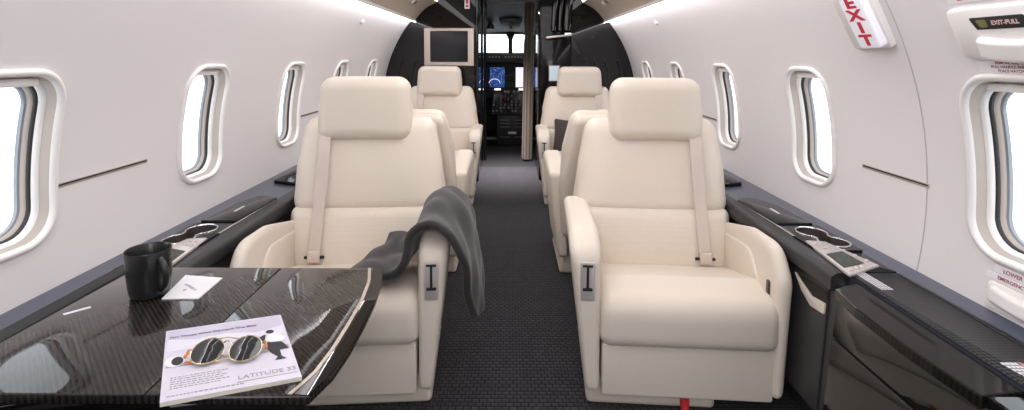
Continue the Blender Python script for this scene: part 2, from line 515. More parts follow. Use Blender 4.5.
# ------------------------------------------------------------------ seats
def build_seat(s, name, label, full=True, belt=True, head_drop=0.):
    """s=+1: inboard arm on -x (right side of cabin, facing the camera)"""
    t = thing(name, label, 'seat')
    X = lambda f: (lambda v: Vector((s*v.x, v.y, v.z)) if f is None else (lambda w: Vector((s*w.x, w.y, w.z)))(f(v)))
    # lower and upper back cushions
    def backf(zc, h, y0, y1, w0, w1, w2, bulge):
        def f(v):
            t_ = (v.z+h/2)/h
            w = w0+(w1-w0)*min(1, t_*2) if t_ < .5 else w1+(w2-w1)*(t_*2-1)
            x = v.x*w
            y = v.y+y0+(y1-y0)*t_
            e = max(0, 1-(abs(v.x)/.3)**4)
            if v.y < 0: y -= bulge*sin(pi*min(max(t_, 0), 1))*e
            if v.y < 0: y += .02*max(0, abs(v.x)/.3-.75)*4*.6   # the edge rolls away
            if x > 0: x *= 1-.35*x                                          # slimmer beside the ledge
            return Vector((x, y, v.z+zc))
        return f
    bm = new(); rbox(bm, (.60, .13, .345), .05, (12, 3, 10), 5, X(backf(.637, .345, .490, .585, .985, .965, .85, .012)))
    obj('back_cushion', bm, M['leather'], t)
    bm = new(); rbox(bm, (.56, .13, .25), .035, (12, 3, 8), 5, X(backf(.367, .26, .440, .485, .97, 1.03, 1.055, .018)))
    obj('lumbar_cushion', bm, M['perf'], t, label='perforated lower back cushion')
    bm = new(); rbox(bm, (.61, .09, .60), .043, (10, 2, 12), 5, X(backf(.495, .60, .505, .640, .93, 1.0, .84, 0)))
    obj('back_shell', bm, M['leather'], t)
    # headrest
    def hf(v):
        t_ = (v.z+.125)/.25
        k = 1.0-.13*max(0, t_-.35)**1.3
        y = v.y+.540-.012*(1-(v.x/.175)**2)*(1 if v.y < 0 else 0)+.02*t_
        zz = v.z-.008*(1-(v.x/.17)**2)*(1-t_)*-1
        return Vector((v.x*k, y, zz+.847-head_drop))
    bm = new(); rbox(bm, (.350, .15, .242), .05, (10, 3, 8), 6, X(hf))
    obj('headrest', bm, M['leather'], t)
    # seat cushion with rolled front
    prof = rpoly([(-.025, .205), (-.025, .356), (.11, .372), (.50, .262), (.50, .205)], [.045, .08, .06, .02, .02], 8)
    def cf(v):
        b = .010*(1-(v.x/.255)**2)
        return Vector((v.x, v.y-(b if v.y < .05 else 0), v.z+(b if v.z > .26 else 0)))
    bm = new(); puff(bm, prof, -.256, .256, .035, X(cf))
    obj('seat_cushion', bm, M['leather'], t)
    # front panel
    bm = new(); box(bm, (-.246, -.006, .052), (.246, .05, .212), .008, 3)
    for v in bm.verts: v.co.x *= s
    obj('front_panel', bm, M['leather'], t)
    # inboard armrest, leaning in towards the floor
    prof = rpoly([(-.022, .066), (-.022, .490), (.065, .538), (.52, .512), (.52, .10)], [.03, .07, .10, .03, .03], 9)
    def af(v):
        k = max(0, min(1, (.50-v.z)/.43))
        x = v.x
        lean = .052*k
        x += lean*min(1, max(0, (-.253-x)/.092))
        return Vector((x, v.y, v.z))
    bm = new(); puff(bm, prof, -.345, -.253, .024, X(af))
    a = obj('armrest', bm, M['leather'], t)
    bm = new(); prism(bm, rpoly([(-.314, .350), (-.272, .350), (-.272, .464), (-.314, .464)], .007, 3), .0, .006, .002, mp=lambda v: Vector((s*v.x, -.0275+.004-v.z+.004, v.y)))
    pl = obj('lever_plate', bm, M['silver'], a, label='silver plate with the seat lever')
    bm = new()
    box(bm, (-.2965, -.0285, .385), (-.2895, -.0245, .452), .001)
    box(bm, (-.307, -.0285, .380), (-.279, -.0245, .389), .002)
    box(bm, (-.308, -.0285, .450), (-.278, -.0245, .457), .002)
    for v in bm.verts: v.co.x *= s
    obj('lever_slot', bm, M['black'], a, label='black lever slot')
    # outboard armrest, banana shaped top
    prof = rpoly([(-.018, .062), (-.018, .42), (.045, .508), (.20, .505), (.50, .43), (.50, .10)], [.03, .08, .09, .12, .03, .03], 9)
    def of(v):
        k = max(0, min(1, (.45-v.z)/.38))
        x = v.x
        x -= (.010+.012*k+.075*max(0, v.y))*min(1, max(0, (x-.24)/.05))
        return Vector((x, v.y, v.z))
    bm = new(); puff(bm, prof, .240, .298, .026, X(of))
    b = obj('armrest', bm, M['leather'], t)
    # inner arm panel with seam and latch
    pr2 = rpoly([(.11, .26), (.11, .37), (.18, .445), (.46, .41), (.46, .26)], [.02, .06, .08, .02, .02], 8)
    bm = new(); puff(bm, pr2, .233, .250, .006, X(None), 3)
    obj('arm_pad', bm, M['leather'], b)
    bm = new(); puff(bm, rpoly([(.035, .345), (.035, .40), (.052, .40), (.052, .345)], .005, 3), .234, .246, .002, X(None), 2)
    l = obj('latch', bm, M['gunmetal'], b, label='dark metal latch')
    # pedestal
    bm = new(); rbox(bm, (.37, .44, .09), .02, (4, 4, 2), 3, X(lambda v: Vector((v.x*(1-.06*(v.z/.045))-.095, v.y+.245, v.z+.045))))
    obj('pedestal', bm, M['pedestal'], t)
    if belt:
        # shoulder strap on the outboard side
        path = []
        for (y, z, x) in ((.515, .80, .135), (.475, .795, .135), (.425, .74, .138), (.404, .66, .140), (.386, .60, .142), (.368, .54, .145), (.352, .47, .149), (.332, .40, .153), (.322, .35, .157), (.318, .31, .158)):
            path.append((s*x, y+.042, z))
        bm = new(); rows = []
        for p in path:
            rows.append([(p[0]-.021, p[1], p[2]), (p[0]+.021, p[1], p[2]), (p[0]+.021, p[1]+.003, p[2]), (p[0]-.021, p[1]+.003, p[2])])
        loft(bm, rows, True, True, True)
        be = obj('shoulder_belt', bm, M['belt'], t, angle=60)
        bm = new(); box(bm, (s*.157-.021, .350, .315), (s*.157+.021, .363, .355), .003); 
        obj('belt_buckle', bm, M['belt'], be)
        bm = new(); box(bm, (s*.157-.035, .360, .325), (s*.157+.035, .369, .335), .002)
        obj('buckle_bar', bm, M['black'], be, label='black buckle bar')
        bm = new(); box(bm, (-s*.235-.012, .365, .272), (-s*.235+.012, .39, .292), .005)
        obj('belt_anchor', bm, M['black'], t, label='black lap belt end at the cushion corner')
    return t
def copy_tree(o, parent=None):
    c = o.copy(); COL.objects.link(c)
    if parent: c.parent = parent
    for ch in [x for x in o.children]: copy_tree(ch, c)
    return c
YAW = R(3.8)
G = 'cream leather cabin seats'
seatR = build_seat(1, 'cabin_seat', 'large cream leather seat right of the aisle in front, its cushion empty')
seatR.location = (.528, 1.42, 0); seatR.rotation_euler.z = -YAW; seatR['group'] = G
seatL = build_seat(-1, 'cabin_seat', 'large cream leather seat behind the black table, grey blanket over its arm')
seatL.location = (-.508, 1.42, 0); seatL.rotation_euler.z = YAW; seatL['group'] = G
def place(src, x, y, rz, label):
    c = copy_tree(src); c.location = (x, y, 0); c.rotation_euler.z = rz; c['label'] = label; c['group'] = G
    return c
place(seatR, .537, 3.50, -R(1.5), 'cream leather seat with the dark brown pillow, beside the galley')
place(seatL, -.537, 3.50, R(1.5), 'cream leather seat under the wall monitor')
# middle row, turned to face the cockpit, headrests pushed down
for src, x, lab in ((seatL, .537, 'cream leather seat facing the cockpit, back to back with the empty front seat'),
                    (seatR, -.537, 'cream leather seat facing the cockpit, back to back with the blanket seat')):
    c = place(src, x, 2.86, pi, lab)
    for ch in c.children:
        if ch.name.startswith('headrest'):
            ch.data = ch.data.copy(); ch.location.z = -.16
# red strap under the front right seat
bm = new(); tube(bm, [(.535, 1.46, .050), (.533, 1.44, .03), (.53, 1.43, .008)], [.012, .014, .012], 8)
tube(bm, [(.545, 1.46, .045), (.565, 1.45, .04), (.585, 1.46, .045)], .006, 6)
tag(obj('pull_strap', bm, M['redcloth']), 'red webbing strap hanging under the front right seat', 'strap')

# pillow on the far right seat
bm = new()
def pf(v):
    k = (1-(v.x/.15)**2)*(1-(v.z/.15)**2)
    q = Vector((v.x*(1-.08*(1-(abs(v.z)/.15)**2)), v.y*(.25+.9*max(0, k)), v.z*(1-.08*(1-(abs(v.x)/.15)**2))))
    return q
rbox(bm, (.29, .10, .29), .02, (10, 2, 10), 2, pf)
bmesh.ops.rotate(bm, verts=bm.verts[:], matrix=Matrix.Rotation(R(-14), 3, 'X') @ Matrix.Rotation(R(4), 3, 'Y'))
bmesh.ops.translate(bm, verts=bm.verts[:], vec=(.475, 3.83, .43))
tag(obj('throw_pillow', bm, M['pillow']), 'dark brown square pillow leaning on the far right seat', 'pillow')

# blanket over the inboard arm of the left seat
def blanket():
    bm = new()
    path = [(-.44, .378), (-.40, .392), (-.355, .392), (-.310, .410), (-.282, .445), (-.262, .490), (-.250, .530), (-.222, .556), (-.192, .552), (-.160, .527), (-.140, .48), (-.127, .42), (-.117, .35), (-.108, .29), (-.103, .25)]
    fine = []
    for i in range(len(path)-1):
        for k in range(5):
            t = k/5
            p0 = Vector(path[max(i-1, 0)]); p1 = Vector(path[i]); p2 = Vector(path[i+1]); p3 = Vector(path[min(i+2, len(path)-1)])
            fine.append(.5*((2*p1)+(-p0+p2)*t+(2*p0-5*p1+4*p2-p3)*t*t+(-p0+3*p1-3*p2+p3)*t**3))
    fine.append(Vector(path[-1]))
    rows = []; NV = 26; nf = len(fine)
    for i, p in enumerate(fine):
        u = i/(nf-1)
        y0 = 1.405+.012*sin(u*7)+.16*max(0, u-.72)*2; y1 = 1.80-.02*sin(u*7)-.30*max(0, u-.72)
        row = []
        tn = (fine[min(i+1, nf-1)]-fine[max(i-1, 0)]).normalized(); nr = Vector((-tn.y, tn.x))
        for j in range(NV+1):
            v = j/NV
            wr = .007*sin(v*7+u*4+1)+.004*sin(v*13-u*9)+.004*sin(u*19+v*5)*cos(v*9)+.0025*sin(u*34+v*21)
            q = p+nr*(wr+.017)
            xx = q.x
            if u < .3: xx -= (.3-u)*.10*sin(v*5)
            row.append(bm.verts.new((xx, y0+(y1-y0)*v+.010*sin(u*17), q.y)))
        rows.append(row)
    grid_faces(bm, rows)
    return bm
bl = obj('blanket', blanket(), M['velvet'], angle=80)
sm = bl.modifiers.new('thick', 'SOLIDIFY'); sm.thickness = .024; sm.offset = 0
sm = bl.modifiers.new('sub', 'SUBSURF'); sm.levels = 1; sm.render_levels = 1
tag(bl, 'grey velvet blanket draped over the aisle arm of the left seat', 'blanket')

# ------------------------------------------------------------------ side ledges
def ledge(s):
    L = SIDE[s]
    t = thing('side_ledge', 'slate ledge along the %s wall with black inlays and cup holders' % L, 'ledge')
    X = lambda v: Vector((s*v.x, v.y, v.z))
    nose = rpoly([(.819, .462), (.819, .500), (.835, LEDGE), (.866, LEDGE), (.866, .462)], [.006, .012, .01, 0, 0], 4)
    flat = [(.866, .462), (.866, LEDGE-.0005), (.994, LEDGE-.0005), (1.02, LEDGE+.004), (1.036, LEDGE+.005), (1.030, .462)]
    outer = [(.994, .462), (.994, LEDGE-.0005), (1.02, LEDGE+.004), (1.036, LEDGE+.005), (1.030, .462)]
    CA, CB = 1.385, 1.60                  # the cup-holder bay
    bm = new(); loft(bm, [[Vector((s*x, y, z)) for x, z in nose] for y in (1.245, 2, 3, YB-.003)], True, True, True)
    obj('ledge_nosing', bm, M['nosing'], t, label='dark grey rounded edge of the ledge')
    for pr, ya, yb in ((flat, -.6, CA), (outer, CA, CB), (flat, CB, YB-.003)):
        bm = new(); loft(bm, [[Vector((s*x, y, z)) for x, z in pr] for y in (ya, (ya+yb)/2, yb)], True, True, True)
        obj('ledge_top', bm, M['slate'], t)
    # black inlay with a rounded far end
    def zone(name, m, pts, z0, z1, rad, par=t, bev=.003, lab=None):
        bm = new(); prism(bm, rpoly(pts, rad, 6), z0, z1, bev, mp=X); return obj(name, bm, m, par, label=lab)
    zone('arm_lid', M['galley'], [(.868, 1.602), (.982, 1.602), (.975, 1.80), (.935, 1.905), (.86, 1.885), (.862, 1.80)], LEDGE-.004, LEDGE+.010, [.002, .002, .05, .03, .03, .02], lab='black glossy lid with a rounded far end')
    zone('inlay', M['galley'], [(.872, 1.245), (.985, 1.245), (.985, 1.384), (.872, 1.384)], LEDGE-.004, LEDGE+.004, .002, lab='flush black inlay around the control panel')
    zone('lid_strip', M['chrome'], [(.862, 1.50), (.868, 1.50), (.866, 1.86), (.860, 1.86)], LEDGE-.002, LEDGE+.006, 0, bev=.001)
    bm = new()
    for i in range(7): box(bm, (s*.925-.004, 1.70+i*.009, LEDGE+.0098), (s*.925+.004, 1.706+i*.009, LEDGE+.0108))
    obj('lid_mark', bm, M['placard'], t, smooth=False)
    # second lid further along
    zone('arm_lid', M['galley'], [(.872, 2.95), (.978, 2.95), (.985, 2.45), (.992, 2.125), (.93, 2.10), (.872, 2.08)], LEDGE-.004, LEDGE+.014, [.01, .01, .03, .02, .02, .02])
    # cup holders
    def ring(cx, cy, r):
        return [(cx+r*cos(2*pi*k/40), cy+r*sin(2*pi*k/40)) for k in range(40)]
    cyl = [(.936, 1.532, .043), (.952, 1.447, .041)]
    # figure-of-eight outline
    out = []
    (ax_, ay_, ar), (bx_, by_, br) = cyl
    d = Vector((bx_-ax_, by_-ay_)); ang = atan2(d.y, d.x)
    half = R(37)
    for k in range(29):
        a = ang+half+(2*pi-2*half)*k/28; out.append((ax_+ar*cos(a), ay_+ar*sin(a)))
    for k in range(29):
        a = ang+pi+half+(2*pi-2*half)*k/28; out.append((bx_+br*cos(a), by_+br*sin(a)))
    h = thing('cup_holder', None, None); h.parent = t
    PT = LEDGE+.005
    def squares(px, py):
        cx, cy = .940, 1.49; dx, dy = px-cx, py-cy
        k = min((.994-cx if dx > 0 else cx-.866)/max(abs(dx), 1e-6), (CB-cy if dy > 0 else cy-CA)/max(abs(dy), 1e-6))
        return cx+dx*k, cy+dy*k
    sq = [squares(*p) for p in out]
    for cn in ((.866, CA), (.994, CA), (.866, CB), (.994, CB)):
        i = min(range(len(sq)), key=lambda q: (sq[q][0]-cn[0])**2+(sq[q][1]-cn[1])**2); sq[i] = cn
    bm = new(); loft(bm, [[Vector((s*x, y, z)) for x, y in o_] for o_, z in ((sq, LEDGE-.01), (sq, PT), (out, PT))], True)
    obj('holder_plate', bm, M['galley'], h, angle=30, label='black glossy plate around the cups')
    bm = new(); ring_tube(bm, [(s*x, y, PT+.001) for x, y in out], .0026, 8)
    obj('holder_rim', bm, M['chrome'], h, label='chrome figure-of-eight rim')
    bm = new(); lo_ = inset(out, .002)
    loft(bm, [[Vector((s*x, y, z)) for x, y in o_] for o_, z in ((out, PT), (lo_, LEDGE-.044))], True)
    obj('holder_wall', bm, M['cup'], h, label='brushed metal cup wall')
    bm = new(); bm.faces.new([bm.verts.new((s*x, y, LEDGE-.043)) for x, y in inset(out, .001)])
    obj('holder_cup', bm, M['gunmetal'], h, smooth=False)
    # control panel
    cp = [(.845, 1.215), (.872, 1.455), (.925, 1.445), (.962, 1.275)]
    c = zone('control_panel', M['silver'], cp, LEDGE, LEDGE+.009, .006, lab='silver trimmed seat control panel')
    bm = new(); prism(bm, [(.857, 1.255), (.868, 1.345), (.922, 1.365), (.928, 1.285)], LEDGE+.009, LEDGE+.0105, mp=X)
    obj('touch_screen', bm, M['touch'], c, label='black touch screen', smooth=False)
    for (px_, py_) in ((.876, 1.385), (.889, 1.39), (.902, 1.395), (.93, 1.37), (.937, 1.335), (.944, 1.30), (.866, 1.240), (.888, 1.252), (.91, 1.262), (.88, 1.42), (.897, 1.42)):
        bm = new(); lathe(bm, [(.0062, LEDGE+.008), (.0062, LEDGE+.0115), (.0045, LEDGE+.013), (.001, LEDGE+.0132)], 14, s*px_, py_)
        obj('button', bm, M['silver'], c)
    bm = new()
    for i in range(4): box(bm, (s*(.878+.011*i)-.002, 1.29+.004*i, LEDGE+.0104), (s*(.878+.011*i)+.002, 1.315+.004*i, LEDGE+.0108))
    obj('screen_icons', bm, mat('icon_green', (.03, .10, .06), .4, emit=(.1, .4, .2), estr=.05), c, smooth=False)
    # carbon inlay near the camera
    zone('carbon_inlay', M['weave'], [(.863, -.5), (.985, -.5), (.985, 1.24), (.863, 1.24)], LEDGE-.006, LEDGE+.001, .003)
    if s > 0:
        zone('gloss_border', M['gloss'], [(.945, -.5), (.990, -.5), (.990, 1.24), (.978, 1.24)], LEDGE-.002, LEDGE+.003, .002)
    # ventilation marks: rows of white dashes
    def dashes(name, x0, y0, nx, ny, dx, dy, w, l, sh):
        bm = new()
        for i in range(nx):
            for j in range(ny):
                x = x0+i*dx+j*sh; y = y0-j*dy
                box(bm, (s*x-w/2, y-l/2, LEDGE+.001), (s*x+w/2, y+l/2, LEDGE+.0018))
        obj(name, bm, M['placard'], t, smooth=False)
    if s > 0:
        dashes('speaker_slots', .878, 1.247, 4, 12, .0075, .0085, .0048, .0055, .0002)
        dashes('label_print', .885, .862, 4, 5, .0075, .009, .0055, .0065, .001)
        bm = new(); prism(bm, [(.916, .868), (.928, .850), (.912, .846)], LEDGE+.001, LEDGE+.002, mp=X)
        obj('label_arrow', bm, mat('arrow_pink', (.65, .3, .3), .5), t, smooth=False)
    return t
ledge(-1); ledge(1)

# side cabinets below the ledges
def cabinet(s):
    L = SIDE[s]
    t = thing('side_cabinet', 'dark grey cabinet under the %s ledge beside the seats' % L, 'cabinet')
    X = lambda v: Vector((s*v.x, v.y, v.z))
    prof = [(.845, .462), (.845, .42), (.832, .11), (.88, .09), (.88, .001), (.95, .001), (1.0, .30), (1.0, .462)]
    bm = new(); loft(bm, [[Vector((s*x, y, z)) for x, z in prof] for y in (1.255, 1.6, 2.5, YB-.003)], True, True, True)
    obj('cabinet_body', bm, M['darkgrey'], t, smooth=False)
    fx = lambda z: .8455-(.42-z)*.042
    def face(pts, d0, d1, m, name, rad=.008, bev=.002, par=t, lab=None):
        bm = new(); prism(bm, rpoly(pts, rad, 4), d0, d1, bev, mp=lambda v: Vector((s*(fx(v.y)-v.z), v.x, v.y)))
        return obj(name, bm, m, par, label=lab)
    def rr(y0, y1, z0, z1): return [(y0, z0), (y1, z0), (y1, z1), (y0, z1)]
    d = face(rr(1.285, 1.72, .105, .452), -.004, .006, M['darkgrey'], 'door')
    face(rr(1.735, 2.35, .105, .452), -.004, .006, M['darkgrey'], 'door')
    face(rr(2.365, 3.05, .105, .452), -.004, .006, M['darkgrey'], 'door')
    if s > 0:
        # pocket: dark mouth with a cream lip
        face([(1.285, .442), (1.425, .433), (1.40, .418), (1.345, .398), (1.290, .395)], .0055, .0075, M['black'], 'pocket_mouth', .006, .0005, d, 'dark opening of the map pocket')
        top = [(1.44, .436), (1.40, .416), (1.345, .398), (1.287, .407)]
        bot = [(1.287, .378), (1.345, .372), (1.39, .396)]
        face([(1.44, .438), (1.40, .420), (1.345, .402), (1.285, .410), (1.285, .380), (1.345, .374), (1.39, .395)], .0065, .013, M['pedestal'], 'pocket_lip', .006, .002, d, 'cream lip of the map pocket')
    return t
cabinet(-1); cabinet(1)

# stowed table on the right: glossy panel with carbon edge strip
t = thing('stowed_table', 'glossy black side table folded down against the right ledge', 'table')
for nm, z0, z1 in (('upper_leaf', .345, .470), ('lower_leaf', .06, .340)):
    bm = new(); box(bm, (.810, .2, z0), (.855, 1.243, z1), .003)
    for v in bm.verts:
        if v.co.x < .83: v.co.x += .028*(v.co.z-.06)/.41
    obj(nm, bm, M['mirror'], t)
bm = new()
edge = [(.795, 1.19), (.784, 1.10), (.781, .97), (.785, .88), (.791, .80)]
edgeo = [(.862, .80), (.862, .97), (.862, 1.10), (.862, 1.215)]
prism(bm, edge+edgeo, .478, .502, .003, mp=lambda v: Vector((v.x, v.y, v.z+(v.x-.862)*.12)))
obj('carbon_edge', bm, M['carbon_edge'], t, label='carbon strip along the top of the folded table', smooth=False)
bm = new(); prism(bm, [(.797, .2), (.862, .2), (.862, .795), (.797, .795)], .474, .498, .003)
obj('edge_rail', bm, M['gloss'], t, smooth=False)

# ------------------------------------------------------------------ deployed table on the left
TZ = .531
t = thing('folding_table', 'black carbon fibre table unfolded from the left ledge', 'table', (0, 0, 0))
def tcurve(dx=0., n=24, y0=.742, y1=1.215):
    # curved right edge, measured bow
    P = [(-.296, .742), (-.279, .80), (-.273, .87), (-.2725, .96), (-.275, 1.05), (-.283, 1.13), (-.300, 1.215)]
    out = []
    for i in range(n+1):
        y = y0+(y1-y0)*i/n
        for a, b in zip(P, P[1:]):
            if a[1] <= y <= b[1]+1e-9:
                k = (y-a[1])/(b[1]-a[1]); out.append((a[0]+(b[0]-a[0])*k+dx, y)); break
    return out
def slab(name, pts, m, z0, z1, bev, lab=None, rad=None):
    bm = new(); prism(bm, pts, z0, z1, bev); return obj(name, bm, m, t, label=lab, angle=30)
slab('table_leaf', [(-.548, .742)]+tcurve()+[(-.548, 1.215)], M['carbon'], TZ-.017, TZ, .003)
slab('table_leaf', [(-.912, .742), (-.550, .742), (-.550, 1.215), (-.90, 1.215)], M['carbon'], TZ-.017, TZ, .003)
bm = new(); a = tcurve(-.0255, y0=.744, y1=1.213); b = tcurve(-.0325, y0=.744, y1=1.213)
a = [(x-.03*max(0, abs((y-.96)/.25)-.75)*.5, y) for x, y in a]; b = [(x-.03*max(0, abs((y-.96)/.25)-.75)*.5, y) for x, y in b]
prism(bm, a+b[::-1], TZ-.002, TZ+.0006)
obj('edge_inlay', bm, M['champagne'], t, label='pale curved inlay along the table edge', smooth=False)
bm = new(); e0 = tcurve(0); e1 = tcurve(-.024, y0=.744, y1=1.213)
prism(bm, e0+e1[::-1], TZ-.0015, TZ+.0003)
obj('edge_band', bm, M['gloss'], t, label='plain black band outside the inlay', smooth=False)
for ya, yb in ((.755, .80), (1.15, 1.19)):
    obj('support_rail', bx((-.86, ya, TZ-.055), (-.35, yb, TZ-.017), .004), M['gloss'], t)
bm = new(); box(bm, (-.955, .70, LEDGE+.0015), (-.914, 1.235, TZ-.002), .004)
obj('hinge_bar', bm, M['black'], t)
bm = new(); prism(bm, [(-.885, .985), (-.878, .98), (-.848, 1.01), (-.855, 1.016)], TZ, TZ+.0006)
obj('table_mark', bm, M['placard'], t, smooth=False)
# black lacquer panel under the left ledge where the table folds away
bm = new(); box(bm, (-.87, .1, .03), (-.83, 1.24, .46), .003)
obj('stowage_panel', bm, M['gloss'], t, label='black lacquered panel under the table')

# mug
MX, MY = -.772, 1.075
mg = thing('mug', 'black ceramic mug standing on the carbon table', 'mug', (MX, MY, TZ+.0005))
bm = new(); lathe(bm, [(.001, .0), (.034, .0), (.038, .003), (.0405, .02), (.0425, .06), (.0435, .098), (.0425, .1005), (.0405, .098), (.0395, .05), (.036, .012), (.001, .010)], 48)
obj('mug_body', bm, M['mug'], mg)
bm = new(); ha = R(-28); pts = []
for i in range(21):
    a = -pi*.56+pi*1.12*i/20
    rad = .037+.029*cos(a); zz = .052+.034*sin(a)
    pts.append(((rad)*cos(ha), (rad)*sin(ha), zz))
tube(bm, pts, [.0062]*21, 12)
obj('handle', bm, M['mug'], mg)
# napkin
bm = new(); q = [(-.728, 1.046), (-.651, 1.048), (-.657, 1.150), (-.752, 1.164)]
prism(bm, q, TZ+.0005, TZ+.0025)
nk = thing('napkin', 'white paper napkin lying beside the black mug', 'napkin', (0, 0, 0))
obj('napkin_sheet', bm, M['paper'], nk, smooth=False)
ca = Matrix.Translation((-.700, 1.100, TZ+.0028)) @ Matrix.Rotation(R(-36), 4, 'Z')
text('napkin_print', 'LATITUDE 33', .009, M['inkgrey'], nk, ca, ext=.0002)
bm = new(); prism(bm, [(-.708, 1.088), (-.702, 1.091), (-.705, 1.081)], TZ+.0026, TZ+.003); obj('napkin_logo', bm, M['ink'], nk, smooth=False)

# magazine
O = Vector((-.626, .909)); U = Vector((.184, .063)); W = Vector((.122, -.196))
MZ = TZ+.0005; MT = .007
mg = thing('magazine', 'glossy magazine with a lilac advert lying on the carbon table', 'magazine', (0, 0, 0))
def P2(u, v): return tuple(O+U*u+W*v)
bm = new(); prism(bm, [P2(0, 0), P2(1, 0), P2(1, 1), P2(0, 1)], MZ, MZ+MT-.0008); obj('pages', bm, M['pageedge'], mg, smooth=False)
def patch(name, m, uv, dz, h=.0003, par=mg, lab=None):
    if name.startswith('printed_') and name not in ('printed_sky', 'printed_cloud'): uv = [(u, v+.085) for u, v in uv]
    bm = new(); prism(bm, [P2(u, v) for u, v in uv], MZ+MT-.0008+dz, MZ+MT-.0008+dz+h); return obj(name, bm, m, par, smooth=False, label=lab)
cov = patch('cover', mat('cover_lilac', (.66, .63, .73), .35), [(0, 0), (1, 0), (1, 1), (0, 1)], 0, .0008)
Z1 = .0008
def ell(cu, cv, ru, rv, n=24): return [(cu+ru*cos(2*pi*k/n), cv+rv*sin(2*pi*k/n)) for k in range(n)]
patch('printed_sky', M['print_sky'], [(.02, .02), (.98, .02), (.98, .30), (.62, .34), (.30, .30), (.02, .36)], Z1, par=cov)
patch('printed_cloud', mat('print_pale', (.72, .70, .80), .35), [(.02, .16), (.25, .22), (.5, .19), (.75, .26), (.98, .2), (.98, .33), (.02, .36)], Z1+.0003, par=cov)
patch('printed_ground', M['print_grey'], [(.02, .44), (.35, .47), (.66, .40), (.98, .44), (.98, .50), (.6, .52), (.02, .50)], Z1, par=cov)
patch('printed_car', M['ink'], [(.50, .36), (.58, .31), (.74, .29), (.80, .24), (.82, .24), (.80, .33), (.79, .37), (.66, .39), (.52, .39)], Z1+.0006, par=cov)
patch('printed_figure', M['ink'], [(.79, .42), (.82, .36), (.92, .36), (.955, .43), (.97, .50), (.90, .50), (.90, .60), (.93, .64), (.84, .64), (.87, .60), (.82, .52)], Z1+.0006, par=cov)
patch('printed_shirt', M['paper'], [(.84, .24), (.93, .24), (.975, .34), (.93, .38), (.84, .37), (.81, .32)], Z1+.0007, par=cov)
patch('printed_hair', M['ink'], ell(.86, .20, .035, .03), Z1+.0008, par=cov)
patch('printed_helmet', M['paper'], ell(.085, .43, .075, .075), Z1+.0006, par=cov)
patch('printed_visor', M['ink'], ell(.105, .43, .045, .06), Z1+.0009, par=cov)
patch('printed_orange', M['orange'], [(.16, .46), (.22, .455), (.22, .50), (.16, .50)], Z1+.0009, par=cov)
ang = atan2(U.y, U.x)
def tm(u, v, dz=.0003):
    p = P2(u, v); sh = Matrix.Identity(4)
    # columns follow the page's own axes
    ux = U.normalized(); wy = -W.normalized()
    sh = Matrix(((ux.x, wy.x, 0, p[0]), (ux.y, wy.y, 0, p[1]), (0, 0, 1, MZ+MT+dz), (0, 0, 0, 1)))
    return sh
text('headline', 'For Those Who Demand The Best', .0100, M['ink'], cov, tm(.40, .135, .0008), ext=.0001)
text('title', 'LATITUDE 33', .0155, M['inkgrey'], cov, tm(.76, .875), ext=.0001, sx=.95)
patch('title_rule', M['inkgrey'], [(.53, .925), (.98, .925), (.98, .931), (.53, .931)], Z1, par=cov)
bm = new()
for r_ in range(6):
    x = .06
    while x < .47-.05*(r_ % 2):
        w_ = random.uniform(.012, .04)
        v0 = .725+.027*r_
        prism(bm, [P2(x, v0), P2(x+w_, v0), P2(x+w_, v0+.009), P2(x, v0+.009)], MZ+MT, MZ+MT+.0003); x += w_+.010
obj('body_print', bm, M['inkgrey'], cov, smooth=False)
bm = new(); x = .04
while x < .58:
    w_ = random.uniform(.012, .03); prism(bm, [P2(x, .945), P2(x+w_, .945), P2(x+w_, .957), P2(x, .957)], MZ+MT, MZ+MT+.0003); x += w_+.008
obj('footer_print', bm, M['inkgrey'], cov, smooth=False)
# sunglasses lying on the magazine
sg = thing('sunglasses', 'gold rimmed aviator sunglasses lying on the magazine', 'sunglasses', (0, 0, 0))
SZ = MZ+MT+.001
def lens_loop(cu, cv, r, dz=0.):
    c = Vector(P2(cu, cv)); out = []
    for k in range(36):
        a = 2*pi*k/36; x = r*cos(a)*1.04; y = r*sin(a)
        y *= .93
        p = c+U.normalized()*x+Vector((-U.y, U.x)).normalized()*y*1.0
        out.append(Vector((p.x, p.y, SZ+.004+.021*(y+r)/(2*r)+dz-.002*((x/r)**2))))
    return out
cc = []
for (cu, cv) in ((.335, .555), (.625, .605)):
    lp = lens_loop(cu, cv, .0242)
    bm = new(); ring_tube(bm, lp, .0010, 8); rim = obj('lens_rim', bm, M['gold'], sg)
    bm = new(); c = sum(lp, Vector((0, 0, 0)))/36
    rows = []
    for k in range(7):
        t_ = k/7; rows.append([bm.verts.new(p.lerp(c, t_)+Vector((0, 0, .0035*(1-(1-t_)**2)))) for p in lp])
    grid_faces(bm, rows, True); bm.faces.new(rows[-1])
    obj('lens', bm, M['lens'], rim, angle=80)
    cc.append((c, lp))
bm = new(); a = cc[0][1][3]; b = cc[1][1][15]; m_ = (a+b)/2+Vector((0, 0, .006))
tube(bm, [a, a.lerp(m_, .6)+Vector((0, 0, .001)), m_, b.lerp(m_, .6)+Vector((0, 0, .001)), b], .0012, 8)
a2 = cc[0][1][6]; b2 = cc[1][1][12]; tube(bm, [a2, (a2+b2)/2+Vector((0, 0, .003)), b2], .001, 8)
obj('bridge', bm, M['gold'], sg)
bk = Vector((-U.y, U.x)).normalized()
